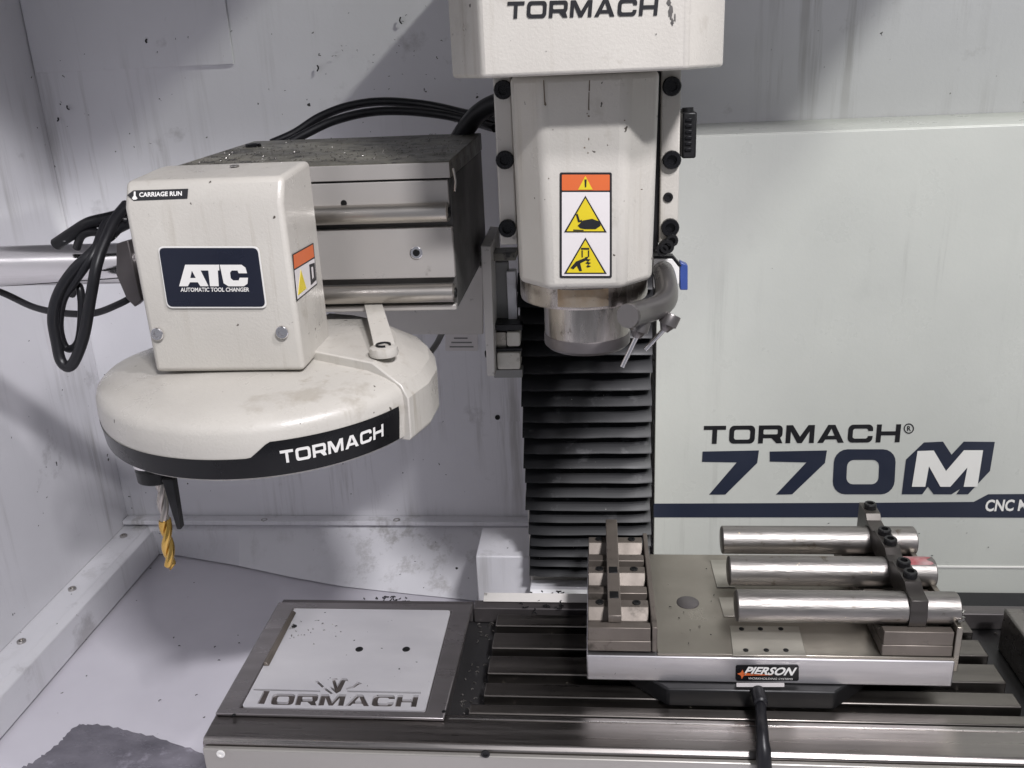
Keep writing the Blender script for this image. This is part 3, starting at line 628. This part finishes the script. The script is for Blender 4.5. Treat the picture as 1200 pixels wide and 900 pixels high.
# side cover: separate wedge shell at the right rear with faceted corner
wd = [(.120, .2965), (.1510, .2970), (.1530, .3000), (.1535, .3370), (.1470, .3480), (.1180, .3650), (.0300, .3690)]
MB().lathe(wd, (CX, CY), 7, None, math.radians(-24), math.radians(78)).build('side_cover', 'cream', tcg, .0012, smooth=22, label='faceted cream cover piece of the carousel')
pk_ = at_z(450, 413, .3685)
pc = MB().lathe([(.0125, .3665), (.0130, .3690), (.0120, .3735), (.0085, .3747)], pk_, 28).build('cap', 'cream', tcg)
MB().tube([Vector((pk_.x+math.cos(a)*.006, pk_.y+math.sin(a)*.006, .3757)) for a in [i*math.pi/6 for i in range(11)]], .0010, 8).build('retaining_clip', 'black', pc)
st0 = [at_y(426, 372, .868), at_y(446, 372, .868)]
MB().hexa([(pk_.x-.010, pk_.y+.004, .3740), (pk_.x+.009, pk_.y+.004, .3740), (pk_.x+.009, pk_.y+.006, .3755), (pk_.x-.010, pk_.y+.006, .3755)],
          [(st0[0].x, .872, .386), (st0[1].x, .872, .386), (st0[1].x, .874, .386), (st0[0].x, .874, .386)]).build('strap', 'cream', tcg, .0004)
# housing with slanted top edge
HX0, HX1, HY0, HY1 = -.384, -.2505, .720, .806
prof = [(HY0+.002, .3612), (HY0, .5050), (HY0+.010, .5250), (HY0+.070, .5290), (HY1, .5290), (HY1, .3612)]
hs_ = MB().prism(prof, 'x', HX0, HX1).build('housing', 'cream', tcg, .0045, 4, label='cream housing with ATC badge')
HP = PL_Y(HY0+.0003)
hp = lambda u, v: at_y(u, v, HY0+.0003)
bq = lambda x, y: (180+x*140/1200, 280+y*90/771)
def rpoly(P, r=1.8):
    out = []; n = len(P)
    for i in range(n):
        p, a, b_ = Vector(P[i]), Vector(P[i-1]), Vector(P[(i+1) % n])
        d1, d2 = (a-p).normalized(), (b_-p).normalized()
        for k in range(6):
            t = k/5; out.append(tuple((p+d1*r)*(1-t)**2+p*2*t*(1-t)+(p+d2*r)*t*t))
    return out
prnt('badge', 'print_white', hs_, [rpoly([bq(45, 72), bq(1060, 72), bq(1145, 692), bq(140, 692)], 7)], hp, FRONT*.0009)
prnt('badge', 'navy', hs_, [rpoly([bq(58, 88), bq(1048, 88), bq(1128, 676), bq(150, 676)], 6.4)], hp, FRONT*.0013)
at = [[bq(325, 255), bq(450, 255), bq(558, 470), bq(478, 470), bq(452, 430), bq(374, 430), bq(352, 470), bq(265, 470)], [bq(392, 312), bq(432, 388), bq(376, 388)],
      [bq(452, 255), bq(665, 255), bq(668, 312), bq(652, 312), bq(662, 470), bq(575, 470), bq(558, 312), bq(478, 312)]]
prnt('lettering', 'print_white', hs_, at[:2], hp, FRONT*.0017, label='white ATC lettering'); prnt('lettering', 'print_white', hs_, at[2:], hp, FRONT*.00175)
C_ = [bq(945, 340), bq(862, 340), bq(850, 312), bq(792, 312), bq(775, 335), bq(782, 390), bq(805, 412), bq(862, 412), bq(872, 385), bq(955, 385), bq(950, 445), bq(915, 470), bq(760, 470), bq(712, 440), bq(685, 312), bq(672, 255), bq(890, 255), bq(930, 285)]
prnt('lettering', 'print_white', hs_, [C_], hp, FRONT*.0018)
font_print('lettering', 'print_white', hs_, 'AUTOMATIC TOOL CHANGER', quad(bq(278, 484), bq(968, 482), bq(968, 524), bq(280, 526)), hp, FRONT*.0017, bold=.025)
# small arrow label on the slanted edge
sl = lambda u, v: CAM+ray(u, v)*((Vector((0, HY0+.0003, .5050))-CAM).dot(SN)/ray(u, v).dot(SN))
SN = Vector((0, -.0200, .010)).normalized()
prnt('arrow_label', 'ink', hs_, [[(149.5, 229), (157, 223.5), (221, 221.5), (220, 233), (157, 235.5)]], sl, SN*.0009)
font_print('lettering', 'print_white', hs_, 'CARRIAGE RUN', quad((164, 226), (214, 224.5), (214, 230), (164, 231.5)), sl, SN*.0013, bold=.03)
prnt('pictogram', 'print_white', hs_, [[(157.8, 225), (159.6, 225), (159.8, 230), (162, 233), (160, 234.5), (157, 234.6), (155.5, 233), (157.6, 230)]], sl, SN*.0013)
for u, v in ((185, 391), (331, 389)): screw(hs_, hp(u, v), FRONT, .0056, 'chrome', .45)
xs = lambda u, v: at_x(u, v, HX1)
RT = Vector((1, 0, 0))
prnt('warning_sticker', 'ink', hs_, [[(342, 298), (366.5, 284.5), (371, 333), (347, 353)]], xs, RT*.0007)
prnt('sticker_header', 'orange', hs_, [[(343, 299), (365.5, 286.5), (367, 301), (344, 315)]], xs, RT*.0010)
prnt('sticker_field', 'sticker_white', hs_, [[(344.2, 317), (367.2, 303), (370, 332), (347.6, 350.5)]], xs, RT*.0010)
prnt('warning_triangle', 'yellow', hs_, [[(351, 316), (357.5, 338), (347.8, 346)]], xs, RT*.0013)
prnt('pictogram', 'ink', hs_, [[(361, 310), (367, 308), (369, 328), (363, 334)], [(363, 313), (364.5, 328), (366.5, 325), (365.5, 312)]], xs, RT*.0013)
# slide: oily box with two rails on its front
LX0, LX1, LY0, LY1, LZ0, LZ1 = -.4150, -.1345, .862, 1.118, .3770, .5190
sd = MB().prism([(LY0, LZ1-.016), (LY0, LZ1-.001), (LY0+.003, LZ1), (LY1, LZ1+.004), (LY1, LZ1-.016)], 'x', LX0, LX1).build('slide_lid', 'oily', tcg, .001, label='oily lid of the slide covered in chips')
box('slide_body', 'slide_side', tcg, LX0+.004, LX1-.001, LY0+.0035, LY1, LZ0, LZ1-.0165, .001)
box('slide_trim', 'slide_front', tcg, LX0+.1, LX1-.0005, LY0-.0022, LY0-.0002, LZ1-.0155, LZ1-.0012, .0006)
fz = lambda v: at_y(450, v, LY0).z
FXL = -.30
box('front_plate', 'slide_front', tcg, FXL, LX1-.003, LY0-.0016, LY0+.0033, fz(243), LZ1-.0175, .0008)
box('front_plate', 'slide_front', tcg, FXL, LX1-.0015, LY0-.0036, LY0+.0033, fz(326), fz(267), .0010)
box('front_plate', 'slide_front', tcg, FXL, LX1-.002, LY0-.0046, LY0+.0033, LZ0-.001, fz(357), .0008)
for v, dx in ((251, 0), (345, .001)):
    z = at_y(450, v, LY0-.008).z
    r_ = MB().tube([(FXL, LY0-.006, z), (LX1-.0045+dx, LY0-.006, z), (LX1-.0030+dx, LY0-.006, z)], [.0092, .0092, .0080], 28).build('guide_rail', 'rail_satin', tcg)
    screw(r_, (LX1-.0030+dx, LY0-.006, z), RT, .005, 'black', .3)
screw(tcg, at_y(488, 296, LY0-.0036), FRONT, .0062, 'chrome', .25); screw(tcg, at_y(488, 296, LY0-.0046), FRONT, .0034, 'black', .3)
screw(tcg, at_y(403, 238, LY0-.0016), FRONT, .0030, 'black', .2)
screw(tcg, at_z(297, 172, LZ1+.003), UP, .009, 'black_gloss', .4)
screw(tcg, at_z(275, 195, .5290), UP, .004, 'steel', .3)
MB().tube([at_y(531, 197, LY0), at_y(534, 212, LY0-.001), at_y(533, 224, LY0)], .0012, 8).build('cotter_pin', 'steel', tcg)
# mounting bracket at the back: plate and flange with screws
bp_ = [at_y(*p, 1.122) for p in ((392, 362), (566, 300), (566, 392), (440, 392), (392, 385))]
MB().hexa([p for p in bp_], [p+Vector((0, .006, 0)) for p in bp_]).build('mounting_bracket', 'grime', tcg, .001)
f0 = [at_y(*p, 1.0) for p in ((563, 288), (575, 289), (580, 441), (571, 441))]
fg = MB().hexa(f0, [p+Vector((-.002, .1215, 0)) for p in f0]).build('mounting_flange', 'grime', tcg, .001)
for u, v in ((562, 303), (562, 315), (568, 421), (571, 432)): screw(fg, at_y(u, v, .998)+Vector((.002, .02, 0)), (-1, -.3, 0), .0042, 'black' if v > 400 else 'steel', .9)
# carousel fork (empty tool grip)
fk = [at_y(*p, .672) for p in ((189, 562), (203, 562), (212, 621), (207, 621))]
MB().hexa(fk, [p+Vector((0, .008, 0)) for p in fk]).build('tool_fork', 'black', tcg, .001)
# ------------------------------------------------------------------ drill held by the carousel
dh = at_y(186, 560, .695)
dr = thing('drill_tool', 'gold coated drill bit in a black holder under the carousel', 'drill', (dh.x, dh.y, at_y(200, 668, .695).z))
dtop = Vector((dh.x, dh.y, .2995))
MB().lathe([(.0150, .2720), (.0175, .2735), (.0180, .2840), (.0165, .2860), (.0150, .2985)], (dh.x, dh.y), 32).build('holder', 'black', dr, 0)
MB().lathe([(.0150, .2872), (.0172, .2880), (.0172, .2905), (.0152, .2912)], (dh.x-.001, dh.y-.001), 32).build('retention_ring', 'chrome', dr)
# twisted flute body, axis slightly tilted
tip = at_y(200, 668, .695); top = Vector((dh.x+.001, dh.y, .2725)); ax = (tip-top); Ld = ax.length; ax.normalize()
sdv = ax.orthogonal().normalized(); sdw = ax.cross(sdv)
def flute(name, m, l0, l1, r0, point=False):
    vs = []; fs = []; n = 20; st_ = 46
    for i in range(st_+1):
        l = l0+(l1-l0)*i/st_; ph = l/.036*2*math.pi*.8
        k = 1 if not point or l < l1-.006 else max(.06, (l1-l)/.006)
        for j in range(n):
            a = 2*math.pi*j/n; rr_ = r0*k*(.42+.58*abs(math.cos(a))**.8); p = top+ax*l+(sdv*math.cos(a+ph)+sdw*math.sin(a+ph))*rr_; vs.append(p)
    for i in range(st_):
        for j in range(n): fs.append((i*n+j, i*n+(j+1) % n, (i+1)*n+(j+1) % n, (i+1)*n+j))
    fs += [tuple(range(n))[::-1], tuple(st_*n+j for j in range(n))]
    return MB().add(vs, fs).build(name, m, dr, 0, smooth=50)
flute('shank', 'nose_steel', -.001, Ld*.44, .0050); flute('fluted_tip', 'gold', Ld*.441, Ld, .0058, True)
# ------------------------------------------------------------------ polished tube, cables
sz = at_y(0, 312, .87).z
tu = thing('support_tube', 'polished steel tube running from the left wall to the tool changer', 'tube', (-.6, .87, sz-.02))
MB().tube([(XL+.0005, .87, sz), (-.405, .87, sz)], .0205, 48).build('tube', 'chrome', tu)
MB().tube([(-.425, .87, sz), (-.417, .87, sz)], .027, 32).build('collar', 'frame_dark', tu)
q_ = [at_y(*p, .835) for p in ((136, 286), (150, 282), (160, 330), (166, 352), (158, 360), (148, 350), (136, 322))]
MB().hexa(q_, [p+Vector((0, .012, 0)) for p in q_]).build('end_bracket', 'frame_dark', tu, .001)
def cable(label, pts, r, m='rubber', n=10):
    P = smooth_path([at_y(*p) for p in pts], 8)
    o = MB().tube(P, r, n).build('cable', m, None, origin=P[0]); return tag(o, label, 'cable')
cable('thick black cable looping down beside the tool changer housing', [(148, 240, .86), (132, 262, .83), (115, 305, .80), (107, 345, .79), (98, 395, .785), (84, 428, .785), (72, 424, .787), (66, 400, .79), (62, 372, .79), (68, 345, .795), (85, 318, .80), (108, 296, .81), (132, 272, .83), (150, 262, .86)], .0052)
cable('slim black cable looped behind the thick one by the tube', [(148, 258, .85), (126, 258, .84), (108, 300, .805), (88, 330, .80), (74, 352, .80), (70, 385, .80), (78, 408, .80), (92, 400, .80), (96, 360, .805), (92, 335, .81), (84, 345, .82)], .0038)
cable('black cable running from the left wall under the polished tube', [(-60, 322, .90), (0, 342, .89), (40, 360, .875), (75, 367, .86), (110, 367, .85), (140, 356, .845), (160, 345, .85)], .0036)
cable('shiny black cable bundle draped over the polished tube', [(66, 286, .845), (84, 274, .84), (104, 262, .84), (128, 256, .845), (150, 250, .86)], .0062, 'black_gloss')
cable('thin black cable arching beside the draped bundle over the tube', [(90, 290, .846), (96, 276, .838), (112, 272, .838), (126, 280, .84), (140, 268, .85)], .0040, 'black_gloss')
cable('upper black hose arching behind the slide', [(318, 168, 1.16), (345, 156, 1.17), (375, 137, 1.18), (410, 124, 1.185), (450, 119, 1.185), (500, 123, 1.18), (545, 133, 1.16), (578, 140, 1.13), (600, 150, 1.10)], .0054)
cable('lower black hose arching behind the slide', [(330, 172, 1.14), (358, 157, 1.15), (390, 142, 1.16), (430, 132, 1.165), (470, 130, 1.165), (515, 134, 1.16), (548, 141, 1.15), (580, 150, 1.12)], .0054)
cable('thick black hose bending down into the guide plate', [(535, 168, 1.12), (548, 148, 1.11), (562, 132, 1.10), (580, 122, 1.09), (600, 118, 1.08)], .0115)
cable('grey cable hanging behind the carousel cover', [(520, 386, 1.20), (512, 402, 1.19), (503, 414, 1.17), (490, 424, 1.14)], .0042, 'grey_block')
# plug blocks on the mounting flange
for (u0, v0, u1, v1), lab in (((594, 389, 609, 406), 'small pale square plug with the dark block next to it on the column'), ((583, 413, 609, 433), 'larger pale plug under the small one on the column')):
    a, b_ = at_y(u0, v1, 1.02), at_y(u1, v0, 1.02)
    o = MB().prism(rr(a.x, a.z, b_.x, b_.z, .003), 'y', 1.02, 1.055).build('connector_plug', 'plug_white', None, .001, origin=((a.x+b_.x)/2, 1.04, a.z)); tag(o, lab, 'plug')
ck = thing('bracket_block', 'dark stepped bracket block between the mounting flange and the way cover', 'bracket', at_y(592, 440, 1.04))
for u0, v0, u1, v1, y0, m in ((577, 380, 612, 388, 1.022, 'black'), (577, 389, 593, 408, 1.03, 'plate_bronze'), (577, 408, 612, 412.5, 1.024, 'black'), (579, 433, 612, 443, 1.024, 'grey_block'), (574, 296, 604, 306, 1.03, 'oily'), (596, 318, 604, 379, 1.045, 'sheet'), (577, 307, 595, 379, 1.05, 'grey_block')):
    a, b_ = at_y(u0, v1, y0), at_y(u1, v0, y0); box('block', m, ck, a.x, b_.x, y0, 1.0615, a.z, b_.z, .0008)
# ------------------------------------------------------------------ loose swarf
def chips(name, label, spots, m='chip'):
    mb = MB()
    for p, n, r in spots:
        p = Vector(p); n = Vector(n)
        t = n.orthogonal().normalized(); t.rotate(Matrix.Rotation(random.uniform(0, 6.28), 3, n)); b2 = n.cross(t)
        L = random.uniform(.6, 1.8)*r; wd_ = r*.22; q = [p+n*.0004+t*L*(k/4-.5)+b2*math.sin(k*.9)*L*.22+n*(.0006*math.sin(k*.8)) for k in range(5)]
        mb.tube(q, wd_, 4)
    o = mb.build(name, m, None, origin=spots[0][0]); return tag(o, label, 'swarf', kind='stuff')
sw = []
for _ in range(420):
    x = random.uniform(LX0+.01, LX1-.003); y = LY0+.02+abs(random.gauss(0, 1))*.12
    if y < LY1-.004: sw.append(((x, y, LZ1+.004*(y-LY0)/(LY1-LY0)+.0004), (0, 0, 1), .0015))
chips('slide_swarf', 'fine metal swarf scattered on the oily slide lid', sw)
sw = []
for u, v, n in ((460, 703, 26), (500, 697, 12), (640, 707, 22), (610, 632, 14), (614, 648, 6), (575, 655, 2), (645, 690, 6), (630, 700, 8)):
    for _ in range(n):
        uu, vv = u+random.gauss(0, 14), v+random.gauss(0, 4)
        if vv > 690: sw.append((at_z(uu, vv, .001 if 575 < uu < 690 else ZF+.002), (0, 0, 1), .0035))
chips('rear_swarf', 'dark curled swarf gathered behind the table', [s for s in sw if s[0][1] < 1.2 and (s[0][2] > -.1 or s[0][1] > .93)], 'black')
sw = []
for _ in range(46): sw.append((at_y(random.uniform(20, 520), random.uniform(20, 600), YB-.004), (0, -1, 0), .0017))
for _ in range(26): sw.append((at_y(random.gauss(450, 60), random.gauss(75, 45), YB-.004), (0, -1, 0), .0016))
for u, v in ((172, 48), (68, 140), (80, 126), (470, 24), (372, 80)): sw.append((at_y(u, v, YB-.004), (0, -1, 0), .0055))
for _ in range(16): sw.append((at_y(random.uniform(830, 1190), random.uniform(610, 705), YP), (0, -1, 0), .0016))
for _ in range(16): sw.append((at_z(random.uniform(20, 300), random.uniform(740, 890), ZF), (0, 0, 1), .0022))
for _ in range(14): sw.append((at_z(random.uniform(780, 940), random.uniform(660, 760), TZP), (0, 0, 1), .0014))
chips('stuck_swarf', 'tiny dark chips stuck to the enclosure walls and floor', sw, 'black')
sw = []
for _ in range(150):
    y = random.choice((.7467, .781, .8252, .8667))+random.gauss(0, .0025); sw.append(((random.uniform(-.11, .39), y, -.0148), (0, 0, 1), .003))
for _ in range(60): sw.append(((random.uniform(-.15, .60), random.uniform(.899, .908), -.0213), (0, 0, 1), .0035))
for _ in range(40): sw.append(((random.uniform(-.145, -.12), random.uniform(.73, .90), -.0213), (0, 0, 1), .003))
for _ in range(26): sw.append((at_z(340+abs(random.gauss(0, 26)), 728+abs(random.gauss(0, 12)), TZ), (0, 0, 1), .0016))
chips('slot_swarf', 'fine swarf lying in the table slots, gutters and tray corner', sw)
# end swarf tuft on the right rail
chips('swarf_tuft', 'small silver tuft of swarf on the right end of the fixture', [((.3365+random.gauss(0, .0025), .775+random.gauss(0, .006), .0885+abs(random.gauss(0, .002))), (random.gauss(0, .4), random.gauss(0, .4), 1), .007) for _ in range(26)], 'steel')
